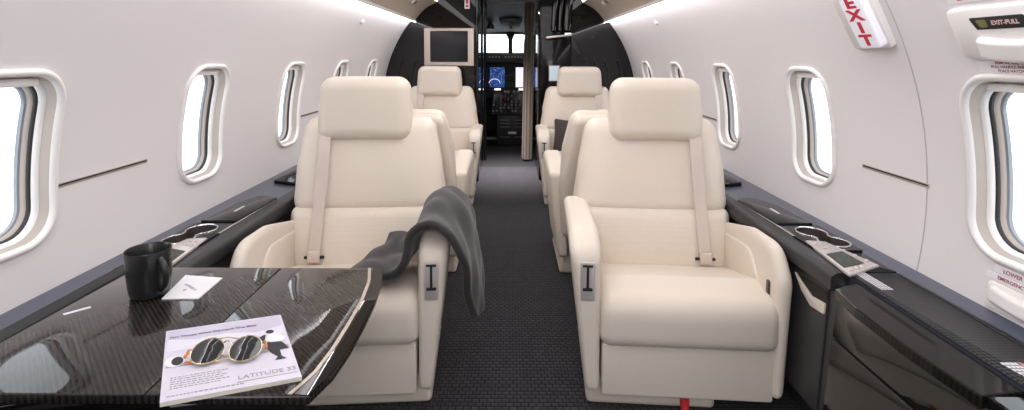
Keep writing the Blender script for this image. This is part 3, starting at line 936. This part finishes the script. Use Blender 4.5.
for lp, i, e in ((cc[0][1], 16, -1), (cc[1][1], 2, 1)):
    h = lp[i]; un = U.normalized()
    o_ = Vector((un.x, un.y, 0))*e
    p = [h, h+o_*.006+Vector((0, 0, .001)), h+o_*.009+Vector((bk.x, bk.y, 0))*-.004+Vector((0, 0, -.002)), h-o_*.03+Vector((bk.x, bk.y, 0))*-.012+Vector((0, 0, -.011)), h-o_*.10+Vector((bk.x, bk.y, 0))*-.016+Vector((0, 0, -.014))]
    bm = new(); tube(bm, p[:4]+[p[4].lerp(p[3], .3)], .0011, 8); tp = obj('temple', bm, M['gold'], sg)
    bm = new(); tube(bm, [p[1]+Vector((0, 0, -.003)), p[2]+Vector((bk.x, bk.y, 0))*-.008+Vector((0, 0, -.003))], [.0022, .0026], 8); obj('temple_tip', bm, M['orange'], tp, label='orange tip')

# ------------------------------------------------------------------ things on the walls
def wall_frame(s, y, z, off=0.):
    """matrix: local x = reading direction, y = up along the wall, z = out of the wall into the cabin"""
    nx = -s*wx(z)/RC; nz = -(z-ZC)/RC
    nrm = Vector((nx, 0, nz)); xd = Vector((0, -s, 0)); up = nrm.cross(xd)
    p = Vector((s*wx(z), y, z))+nrm*off
    return Matrix(((xd.x, up.x, nrm.x, p.x), (xd.y, up.y, nrm.y, p.y), (xd.z, up.z, nrm.z, p.z), (0, 0, 0, 1)))
def wprism(name, mtx, pts, z0, z1, m, parent=None, bev=0., rad=0., smooth=True, label=None):
    bm = new(); prism(bm, rpoly(pts, rad, 5) if rad else pts, z0, z1, bev, mp=lambda v: mtx @ v)
    return obj(name, bm, m, parent, smooth=smooth, label=label, angle=35)
def rect(x0, x1, y0, y1): return [(x0, y0), (x1, y0), (x1, y1), (x0, y1)]

# exit sign
mt = wall_frame(1, 1.33, 1.175)
e = thing('exit_sign', 'white lit box with red stacked EXIT letters on the right wall', 'sign')
wprism('sign_base', mt, rect(-.088, .056, -.108, .14), -.008, .018, M['white'], e, .004, .014)
wprism('sign_lens', mt, rect(-.031, .049, -.096, .13), .014, .036, M['exitface'], e, .005, .012)
for i, ch in enumerate('EXIT'):
    text('exit_letter', ch, .042, M['red'], e, mt @ Matrix.Translation((.009, .033-.0355*i, .0363)), ext=.0006, sx=1.75, bold=.0016)

# hatch handle cover
mt = wall_frame(1, 1.03, 1.098)
hnd = thing('hatch_handle', 'white exit handle cover with a dark window above the right front window', 'handle')
wprism('handle_cover', mt, [(-.064, .060), (-.056, -.046), (.0, -.054), (.16, -.054), (.16, .060)], -.010, .012, M['white'], hnd, .005, .016)
wprism('handle_window', mt, [(-.012, .040), (.000, .014), (.10, .014), (.10, .040)], .009, .0132, M['black'], hnd, .001, .004, label='dark slot with exit wording')
wprism('window_glow', mt, [(.002, .035), (.010, .019), (.026, .019), (.024, .035)], .013, .0138, mat('olive', (.16, .17, .05), .4), hnd, 0, .003)
text('handle_print', 'EXIT-PULL', .0125, mat('print_pinkish', (.65, .45, .45), .5), hnd, mt @ Matrix.Translation((.062, .027, .0135)), ext=.0004, sx=.95, bold=.0003)
bm = new(); rbox(bm, (.16, .046, .022), .01, (10, 6, 2), 4, lambda v: mt @ Vector((v.x+.075, v.y-.022-.010*(1-(v.x/.08)**2), v.z+.014)))
obj('handle_flap', bm, M['white'], hnd)
def placard(label, s, y, z, w, h, lines, size, m):
    mt = wall_frame(s, y, z)
    p = thing('placard', label, 'placard')
    wprism('placard_plate', mt, rect(0, w, -h/2, h/2), -.003, .0015, M['placard'], p, 0, .002, smooth=False)
    for i, tx in enumerate(lines):
        yy = (len(lines)-1)/2*size*1.05-i*size*1.05
        text('placard_text', tx, size, m, p, mt @ Matrix.Translation((w/2, yy, .0016)), ext=.0003, bold=size*.010)
placard('small red lettered placard at the top of the right wall above the handle cover', 1, 1.085, 1.172, .20, .022, ['EMERGENCY EXIT'], .019, M['red'])
placard('three line maroon lettered placard between handle cover and right front window', 1, 1.066, 1.033, .19, .026, ['REMOVE AND DISCARD COVER', 'PULL HANDLE AND HATCH INWARD', 'PLACE HATCH CLEAR OF EXIT'], .0080, M['maroon'])
placard('red lettered LOWER EXIT strip under the right front window', 1, 1.060, .604, .16, .014, ['LOWER EXIT HANDLE'], .0118, M['maroon'])
placard('red lettered EMERGENCY USE strip directly above the lower handle cover', 1, 1.075, .587, .17, .0125, ['EMERGENCY USE - PULL'], .0110, M['maroon'])
# lower handle
mt = wall_frame(1, .97, .548)
hl = thing('lower_handle', 'white recessed lower exit handle just above the right ledge', 'handle')
wprism('handle_plate', mt, rect(-.096, .12, -.028, .027), -.006, .005, M['white'], hl, .002, .010)
bm = new(); rbox(bm, (.20, .036, .022), .01, (12, 6, 2), 4, lambda v: mt @ Vector((v.x+.015, v.y+.004-.008*(1-(v.x/.1)**2), v.z*(1-.3*(abs(v.x)/.1)**2)+.007)))
obj('handle_grip', bm, M['white'], hl)
# vent slots in the walls
for s, y0, y1, lab in ((1, 1.243, 1.485, 'thin dark vent slot in the right wall between the two nearest windows'), (-1, 1.165, 1.47, 'thin dark vent slot in the left wall between the two nearest windows'),
                       (1, 2.56, 2.80, 'thin dark vent slot in the right wall behind the third window'), (-1, 2.56, 2.80, 'thin dark vent slot in the left wall behind the third window')):
    z = .733 if s > 0 else .742
    mt = wall_frame(s, (y0+y1)/2, z); h = (y1-y0)/2
    v = thing('vent_slot', lab, 'vent')
    wprism('slot_lip', mt, rect(-h, h, -.0055, .0055), -.004, .0015, M['tan'], v, .0005, .002)
    wprism('slot_gap', mt, rect(-h+.004, h-.004, -.0005, .0035), .001, .0022, M['black'], v, 0, 0, smooth=False, label='dark gap')
# small wall buttons
for s, lab in ((-1, 'tiny white button high on the left wall'), (1, 'tiny white button high on the right wall')):
    mt = wall_frame(s, 3.07, 1.25)
    bm = new(); loft(bm, [[mt @ Vector((r*cos(2*pi*k/16), r*sin(2*pi*k/16)*.7, z)) for k in range(16)] for r, z in ((.02, -.004), (.02, .004), (.014, .010), (.004, .012))], True, True, True)
    tag(obj('wall_button', bm, M['white']), lab, 'button')
# overhead service units on the beige panels
for s in (-1, 1):
    d = Vector((.598-.775, 1.488-1.347)); d.normalize()
    def cm(u, y):
        t_ = u; p = Vector((.775, 1.347)).lerp(Vector((.598, 1.488)), t_)+Vector((.62, .78))*.018*sin(pi*t_)
        nrm = Vector((-s*.62, 0, -.78)).normalized(); xd = Vector((0, -s, 0)); up = nrm.cross(xd)
        return Matrix(((xd.x, up.x, nrm.x, s*p.x), (xd.y, up.y, nrm.y, y), (xd.z, up.z, nrm.z, p.y), (0, 0, 0, 1)))
    def disc(name, mt, r, h, m, par, asp=1.):
        bm = new(); loft(bm, [[mt @ Vector((q*cos(2*pi*k/20)*asp, q*sin(2*pi*k/20), z)) for k in range(20)] for q, z in ((r, -.003), (r, h*.6), (r*.7, h), (r*.1, h*.9))], True, True, True)
        return obj(name, bm, m, par)
    for k, (y, lab) in enumerate(((3.72, 'overhead air nozzle plate on the %s ceiling panel nearest the bulkhead'), (3.30, 'overhead reading light plate on the %s ceiling panel farther from the bulkhead'))):
        p = thing('overhead_unit', lab % SIDE[s], 'overhead unit')
        mt = cm(.55, y)
        wprism('unit_plate', mt, rect(-.13, .13, -.035, .035), -.006, .004, M['beige'], p, .002, .012)
        disc('air_nozzle', mt @ Matrix.Translation((-.05, 0, .003)), .020, .012, M['white'], p)
        disc('reading_lamp', mt @ Matrix.Translation((.05, 0, .003)), .017, .006, M['gunmetal'], p)

# ------------------------------------------------------------------ bulkhead things
t = thing('wall_monitor', 'flat monitor with champagne frame on the black left bulkhead', 'monitor')
bm = new()
mf = lambda v: Vector((v.x, YB-v.z, v.y))
o1 = rpoly(rect(-.704, -.294, .967, 1.277), .008, 3); i1 = rpoly(rect(-.652, -.346, 1.0, 1.250), .003, 3)
loft(bm, [[mf(Vector((x, y, z))) for x, y in p] for p, z in ((o1, .0), (o1, .022), (inset(o1, .003), .026), (inset(i1, -.003), .026), (i1, .020))], True)
fr = obj('monitor_frame', bm, M['champagne'], t)
bm = new(); prism(bm, i1, .002, .021, mp=mf); obj('monitor_screen', bm, M['screen_off'], t, smooth=False)
t = thing('warning_sign', 'small white placard with red print at the top of the left bulkhead', 'placard')
bm = new(); prism(bm, rect(-.372, -.330, 1.435, 1.55), 0, .004, mp=mf); obj('placard_plate', bm, M['placard'], t, smooth=False)
bm = new(); prism(bm, rect(-.362, -.340, 1.447, 1.466), .004, .005, mp=mf); prism(bm, rect(-.360, -.342, 1.475, 1.54), .004, .005, mp=mf); obj('placard_print', bm, M['red'], t, smooth=False)

# galley cabinet right of the doorway
t = thing('galley_cabinet', 'glossy black galley cabinet between doorway and right bulkhead', 'cabinet')
bm = new(); box(bm, (.252, YB+.03, 0), (.511, YC-.1, 1.63), .006); obj('cabinet_body', bm, M['galley'], t)
for nm, x0, x1, z0, z1 in (('lower_door', .26, .505, .03, .62), ('counter_niche_panel', .26, .505, .64, 1.19)):
    bm = new(); box(bm, (x0, YB+.018, z0), (x1, YB+.032, z1), .004); obj('door', bm, M['galley'], t)
for x0, x1 in ((.335, .385), (.39, .43), (.435, .505)):
    bm = new(); tube(bm, [((x0+x1)/2, YB-.01, 1.26), ((x0+x1)/2+.01, YB+.0, 1.45), ((x0+x1)/2+.03, YB+.02, 1.62)], [(x1-x0)/2]*3, 14); obj('canister', bm, M['gloss'], t)
bm = new(); box(bm, (.30, YB-.02, 1.205), (.51, YB+.03, 1.222), .004)
for v in bm.verts: v.co.z += (v.co.x-.40)*.12
sh = obj('shelf', bm, M['silver'], t, label='silver shelf edge')
bm = new(); box(bm, (.455, YB-.012, 1.228), (.505, YB+.02, 1.240), .003); obj('shelf_lamp', bm, M['lamp'], sh, label='small glowing lamp')
t = thing('glassware_panel', 'small pale square with added glow, in place of glassware on the galley front', 'panel')  # made-up glowing panel where pale glassware stands
bm = new(); box(bm, (.322, YB+.006, .838), (.418, YB+.018, .978), .003); obj('panel_frame', bm, M['gunmetal'], t)
bm = new(); box(bm, (.329, YB+.003, .846), (.411, YB+.008, .970), .001); obj('glow_face', bm, M['pale'], t, smooth=False)

# curtain
t = thing('curtain', 'gathered brown gold curtain hanging at the cockpit entrance', 'curtain')
bm = new(); loops = []
for k in range(25):
    z = .02+1.55*k/24; pinch = 1-.22*math.exp(-((z-1.27)/.05)**2)
    lp = []
    for j in range(64):
        a = 2*pi*j/64; r = 1+.16*sin(9*a+.6*sin(z*3))
        lp.append((.187+.046*pinch*r*cos(a)-.012*(1-z), YC+.0+.05*pinch*r*sin(a), z))
    loops.append(lp)
loft(bm, loops, True, True, True); obj('curtain_cloth', bm, M['curtain'], t, angle=80)
bm = new(); lp = [(.187+.050*cos(2*pi*j/32), YC+.054*sin(2*pi*j/32), 1.27) for j in range(32)]; ring_tube(bm, lp, .012, 8); obj('tie_band', bm, M['curtain'], t)
bm = new(); tube(bm, [(-.25, YC, 1.575), (.5, YC, 1.575)], .01, 8)
tag(obj('curtain_rail', bm, M['silver']), 'metal rail the brown curtain hangs from', 'rail')

# ------------------------------------------------------------------ cockpit
CY = 6.6
bm = new()
box(bm, (-.75, YC+.05, -.05), (-.72, 8.2, 1.7)); box(bm, (.72, YC+.05, -.05), (.75, 8.2, 1.7))
struct('wall_cockpit', bm, M['cockgrey'], 'dark side walls of the cockpit', 'wall', smooth=False)
bm = new(); box(bm, (-.75, YC+.05, -.05), (-.262, YC+.08, 1.7)); box(bm, (.5, YC-.09, -.05), (.75, YC-.05, 1.7))
struct('wall_cockpit_entry', bm, M['cockdark'], 'partition either side of the cockpit entrance', 'wall', smooth=False)
# headliner sloping forward to the windscreen
bm = new()
rows = []
for i in range(9):
    x = -.75+1.5*i/8
    rows.append([bm.verts.new((x, y, z-.06*(x/.75)**2)) for y, z in ((YC+.05, 1.66), (5.6, 1.66), (6.6, 1.52), (7.2, 1.375))])
grid_faces(bm, rows)
struct('ceiling_cockpit', bm, M['cockgrey'], 'grey cockpit headliner above the windscreen', 'ceiling')
# windscreen: frame with two openings
WY = 7.2
def at72(x): return x
mw = lambda v: Vector((v.x, WY+(v.z), v.y))
bm = new()
prism(bm, rect(-.75, -.36, .9, 1.6), 0, .04, mp=mw); prism(bm, rect(.32, .75, .9, 1.6), 0, .04, mp=mw)
prism(bm, rect(-.36, .32, 1.352, 1.6), 0, .04, mp=mw); prism(bm, rect(-.36, .32, -.05, 1.095), 0, .04, mp=mw); prism(bm, rect(-.75, -.36, -.05, .9), 0, .04, mp=mw); prism(bm, rect(.32, .75, -.05, .9), 0, .04, mp=mw)
prism(bm, [(-.028, 1.09), (.030, 1.09), (.028, 1.28), (.06, 1.355), (-.06, 1.355), (-.026, 1.28)], -.01, .05, mp=mw)
struct('wall_windscreen', bm, M['cockgrey'], 'frame and centre post around the two cockpit windows', 'wall', smooth=False)
for i, (a, b, lab) in enumerate(((-.36, -.028, 'left'), (.030, .32, 'right'))):
    bm = new(); prism(bm, rect(a, b, 1.09, 1.355), .02, .03, mp=mw)
    struct('window_%d' % (11+i), bm, M['glass'], '%s cockpit windscreen pane, bright white outside' % lab, 'window', smooth=False)
# overhead panel
t = thing('overhead_console', 'dark switch panel on the cockpit headliner', 'panel')
bm = new(); prism(bm, rpoly([(-.14, 6.55), (.15, 6.55), (.11, 6.95), (-.09, 6.95)], .03, 4), 0, .03, .004, mp=lambda v: Vector((v.x, v.y, 1.50-(v.y-6.6)*.26-v.z)))
obj('panel_body', bm, M['cockgrey'], t)
bm = new(); box(bm, (-.012, 6.6, 1.40), (.02, 6.93, 1.475), .004); obj('panel_handle', bm, M['cockdark'], t)
bm = new(); box(bm, (-.14, 6.542, 1.50), (.15, 6.552, 1.52), .002); obj('panel_edge', bm, M['cockdark'], t)
for x, lab in ((-.26, 'left'), (.26, 'right')):
    bm = new(); lathe(bm, [(.045, 1.40), (.05, 1.43), (.03, 1.47), (.002, 1.48)], 16, x, 6.75)
    tag(obj('headliner_lamp', bm, M['cockdark']), 'round black lamp on the %s of the cockpit headliner' % lab, 'lamp')
# instrument panel
t = thing('instrument_panel', 'cockpit instrument panel with bright screens', 'instrument panel')
mi = lambda v: Vector((v.x, CY+.02-v.z, v.y))
bm = new(); box(bm, (-.7, CY, .50), (.7, CY+.3, 1.0), .01); obj('panel_body', bm, M['cockdark'], t)
bm = new(); prism(bm, rpoly([(-.7, .965), (.7, .965), (.7, 1.075), (-.7, 1.075)], .02, 3), -.3, .14, .008, mp=mi); gs = obj('glareshield', bm, M['cockdark'], t)
for i in range(14):
    if i in (4,): continue
    x = -.27+.04*i
    bm = new(); box(bm, (x, CY-.125, 1.03), (x+.022, CY-.116, 1.043), .002); obj('switch', bm, M['knob'], gs)
def disp(x0, x1, z0, z1, m, lab):
    bm = new(); box(bm, (x0-.012, CY-.012, z0-.012), (x1+.012, CY+.01, z1+.012), .004); f = obj('display_bezel', bm, M['cockdark'], t)
    bm = new(); prism(bm, rect(x0, x1, z0, z1), .030, .034, mp=mi); return obj('display', bm, m, f, smooth=False, label=lab)
disp(-.262, -.070, .650, .905, M['disp_blue'], 'blue navigation display')
disp(.072, .235, .650, .905, M['disp_white'], 'glowing white display')
disp(.25, .42, .650, .905, M['disp_blue'], 'blue navigation display')
d = disp(-.042, .042, .83, .90, M['screen_off'], None); disp(-.042, .042, .735, .805, M['screen_off'], None)
bm = new(); pts = [(-.20+.07*cos(a_), .70+.055*sin(a_)) for a_ in [pi*k/16 for k in range(17)]]
tube(bm, [mi(Vector((x, y, .036))) for x, y in pts], .004, 6); obj('display_arc', bm, M['disp_white'], t, label='white arc drawn on the blue display')
# pedestal with levers and knobs
t = thing('center_pedestal', 'cockpit centre pedestal crowded with small knobs and levers', 'pedestal')
bm = new(); box(bm, (-.155, 5.95, .0), (.205, 6.5, .36), .01)
obj('pedestal_body', bm, M['cockdark'], t)
bm = new(); rows = [[bm.verts.new((x, y, z)) for x in (-.22, .26)] for y, z in ((5.95, .37), (6.3, .48), (6.59, .60))]
grid_faces(bm, rows); bmesh.ops.solidify(bm, geom=bm.faces[:], thickness=.02); obj('pedestal_deck', bm, M['cockdark'], t)
kn = 0
for r_ in range(6):
    for c_ in range(10):
        if random.random() < .12: continue
        y = 5.99+r_*.085; z = .38+(y-5.95)*.34; x = -.20+c_*.045
        bm = new(); lathe(bm, [(.010, z), (.009, z+.022), (.004, z+.024)], 8, x+random.uniform(-.006, .006), y)
        obj('knob', bm, M['knob'] if random.random() < .6 else (M['redcloth'] if random.random() < .10 else (M['silver'] if random.random() < .4 else M['cockgrey'])), t); kn += 1
for x in (-.06, -.02, .05, .10):
    bm = new(); tube(bm, [(x, 6.35, .47), (x, 6.33, .60)], .007, 8); box(bm, (x-.018, 6.30, .595), (x+.018, 6.35, .62), .004); obj('lever', bm, M['knob'], t)
for z in (.30, .26, .22, .10):
    for xa, xb in ((-.12, .0), (.05, .17)):
        obj('drawer_line', bx((xa, 5.94, z), (xb, 5.952, z+.006)), M['knob'], t, smooth=False)
bm = new(); box(bm, (-.02, 5.938, .14), (.075, 5.952, .165), .002); obj('pedestal_placard', bm, M['placard'], t)
for x0, x1, lab in ((-.20, -.12, 'left'), (.11, .19, 'right')):
    bm = new(); box(bm, (x0, 6.50, .615), (x1, 6.56, .635), .004)
    tag(obj('panel_lamp', bm, M['lamp']), 'short glowing lamp bar under the %s cockpit display' % lab, 'lamp')
bm = new(); box(bm, (-.3, 6.40, -.002), (.4, 6.46, .025), .004)
struct('trim_3', bm, M['silver'], 'metal threshold strip across the cockpit floor', 'trim')
# pilot seat edge on the left
t = thing('pilot_seat', 'dark pilot seat at the left of the cockpit', 'seat')
bm = new(); rbox(bm, (.40, .14, .52), .04, (4, 2, 6), 3, lambda v: Vector((v.x-.50, v.y+5.55+.1*(v.z/.5), v.z+.52))); obj('seat_back', bm, M['cockdark'], t)
bm = new(); rbox(bm, (.42, .42, .12), .04, (4, 4, 2), 3, lambda v: Vector((v.x-.50, v.y+5.80, v.z+.28))); obj('seat_cushion', bm, M['cockdark'], t)
bm = new(); box(bm, (-.62, 5.6, 0), (-.38, 5.95, .24), .01); obj('seat_base', bm, M['cockdark'], t)

# ------------------------------------------------------------------ light
w = bpy.data.worlds.new('World'); bpy.context.scene.world = w; w.use_nodes = True
bg = w.node_tree.nodes['Background']; bg.inputs[0].default_value = (.93, .97, 1, 1); bg.inputs[1].default_value = 2.6
def area(name, loc, rot, sx, sy, power, col=(1, 1, 1)):
    l = bpy.data.lights.new(name, 'AREA'); l.shape = 'RECTANGLE'; l.size = sx; l.size_y = sy; l.energy = power; l.color = col
    o = bpy.data.objects.new(name, l); COL.objects.link(o); o.location = loc; o.rotation_euler = rot; return o
area('entry_floor_fill', (0, 4.6, 1.59), (0, 0, 0), .3, .35, 19, (1, .92, .93)).data.spread = R(60)  # added light on the passage floor, in place of entry door daylight
area('cabin_aisle_fill', (0, 2.0, 1.53), (0, 0, 0), .7, 4.2, 22, (1, .975, .97))  # added fill above the aisle for walls and seats, no fixture there
area('cabin_aft_fill', (0, -.8, 1.5), (R(25), 0, 0), .7, .9, 15, (1, .975, .96))  # unseen fill added behind the camera to lift the seat fronts
area('cockpit_fill', (0, 6.0, 1.6), (0, 0, 0), .2, .2, 5.5, (1, .95, .9))  # added fill to lift the dark cockpit, not a known fixture

# ------------------------------------------------------------------ camera, view
cam = bpy.data.cameras.new('camera'); co = bpy.data.objects.new('camera', cam); COL.objects.link(co)
co.location = (.012, 0, 1.05); co.rotation_euler = (Matrix.Rotation(R(85), 3, 'X') @ Matrix.Rotation(R(.25), 3, 'Z')).to_euler()
cam.sensor_width = 36; cam.lens = 18.0; cam.shift_x = .001; cam.shift_y = -104.2/1024
cam.clip_start = .02
sc = bpy.context.scene; sc.camera = co
sc.view_settings.view_transform = 'Standard'; sc.view_settings.look = 'None'
sc.view_settings.gamma = 1; sc.view_settings.use_curve_mapping = False
sc.view_settings.exposure = 0.
sc.cycles.max_bounces = 10; sc.cycles.diffuse_bounces = 6; sc.cycles.glossy_bounces = 5; sc.cycles.transparent_max_bounces = 12
sc.cycles.sample_clamp_indirect = 8
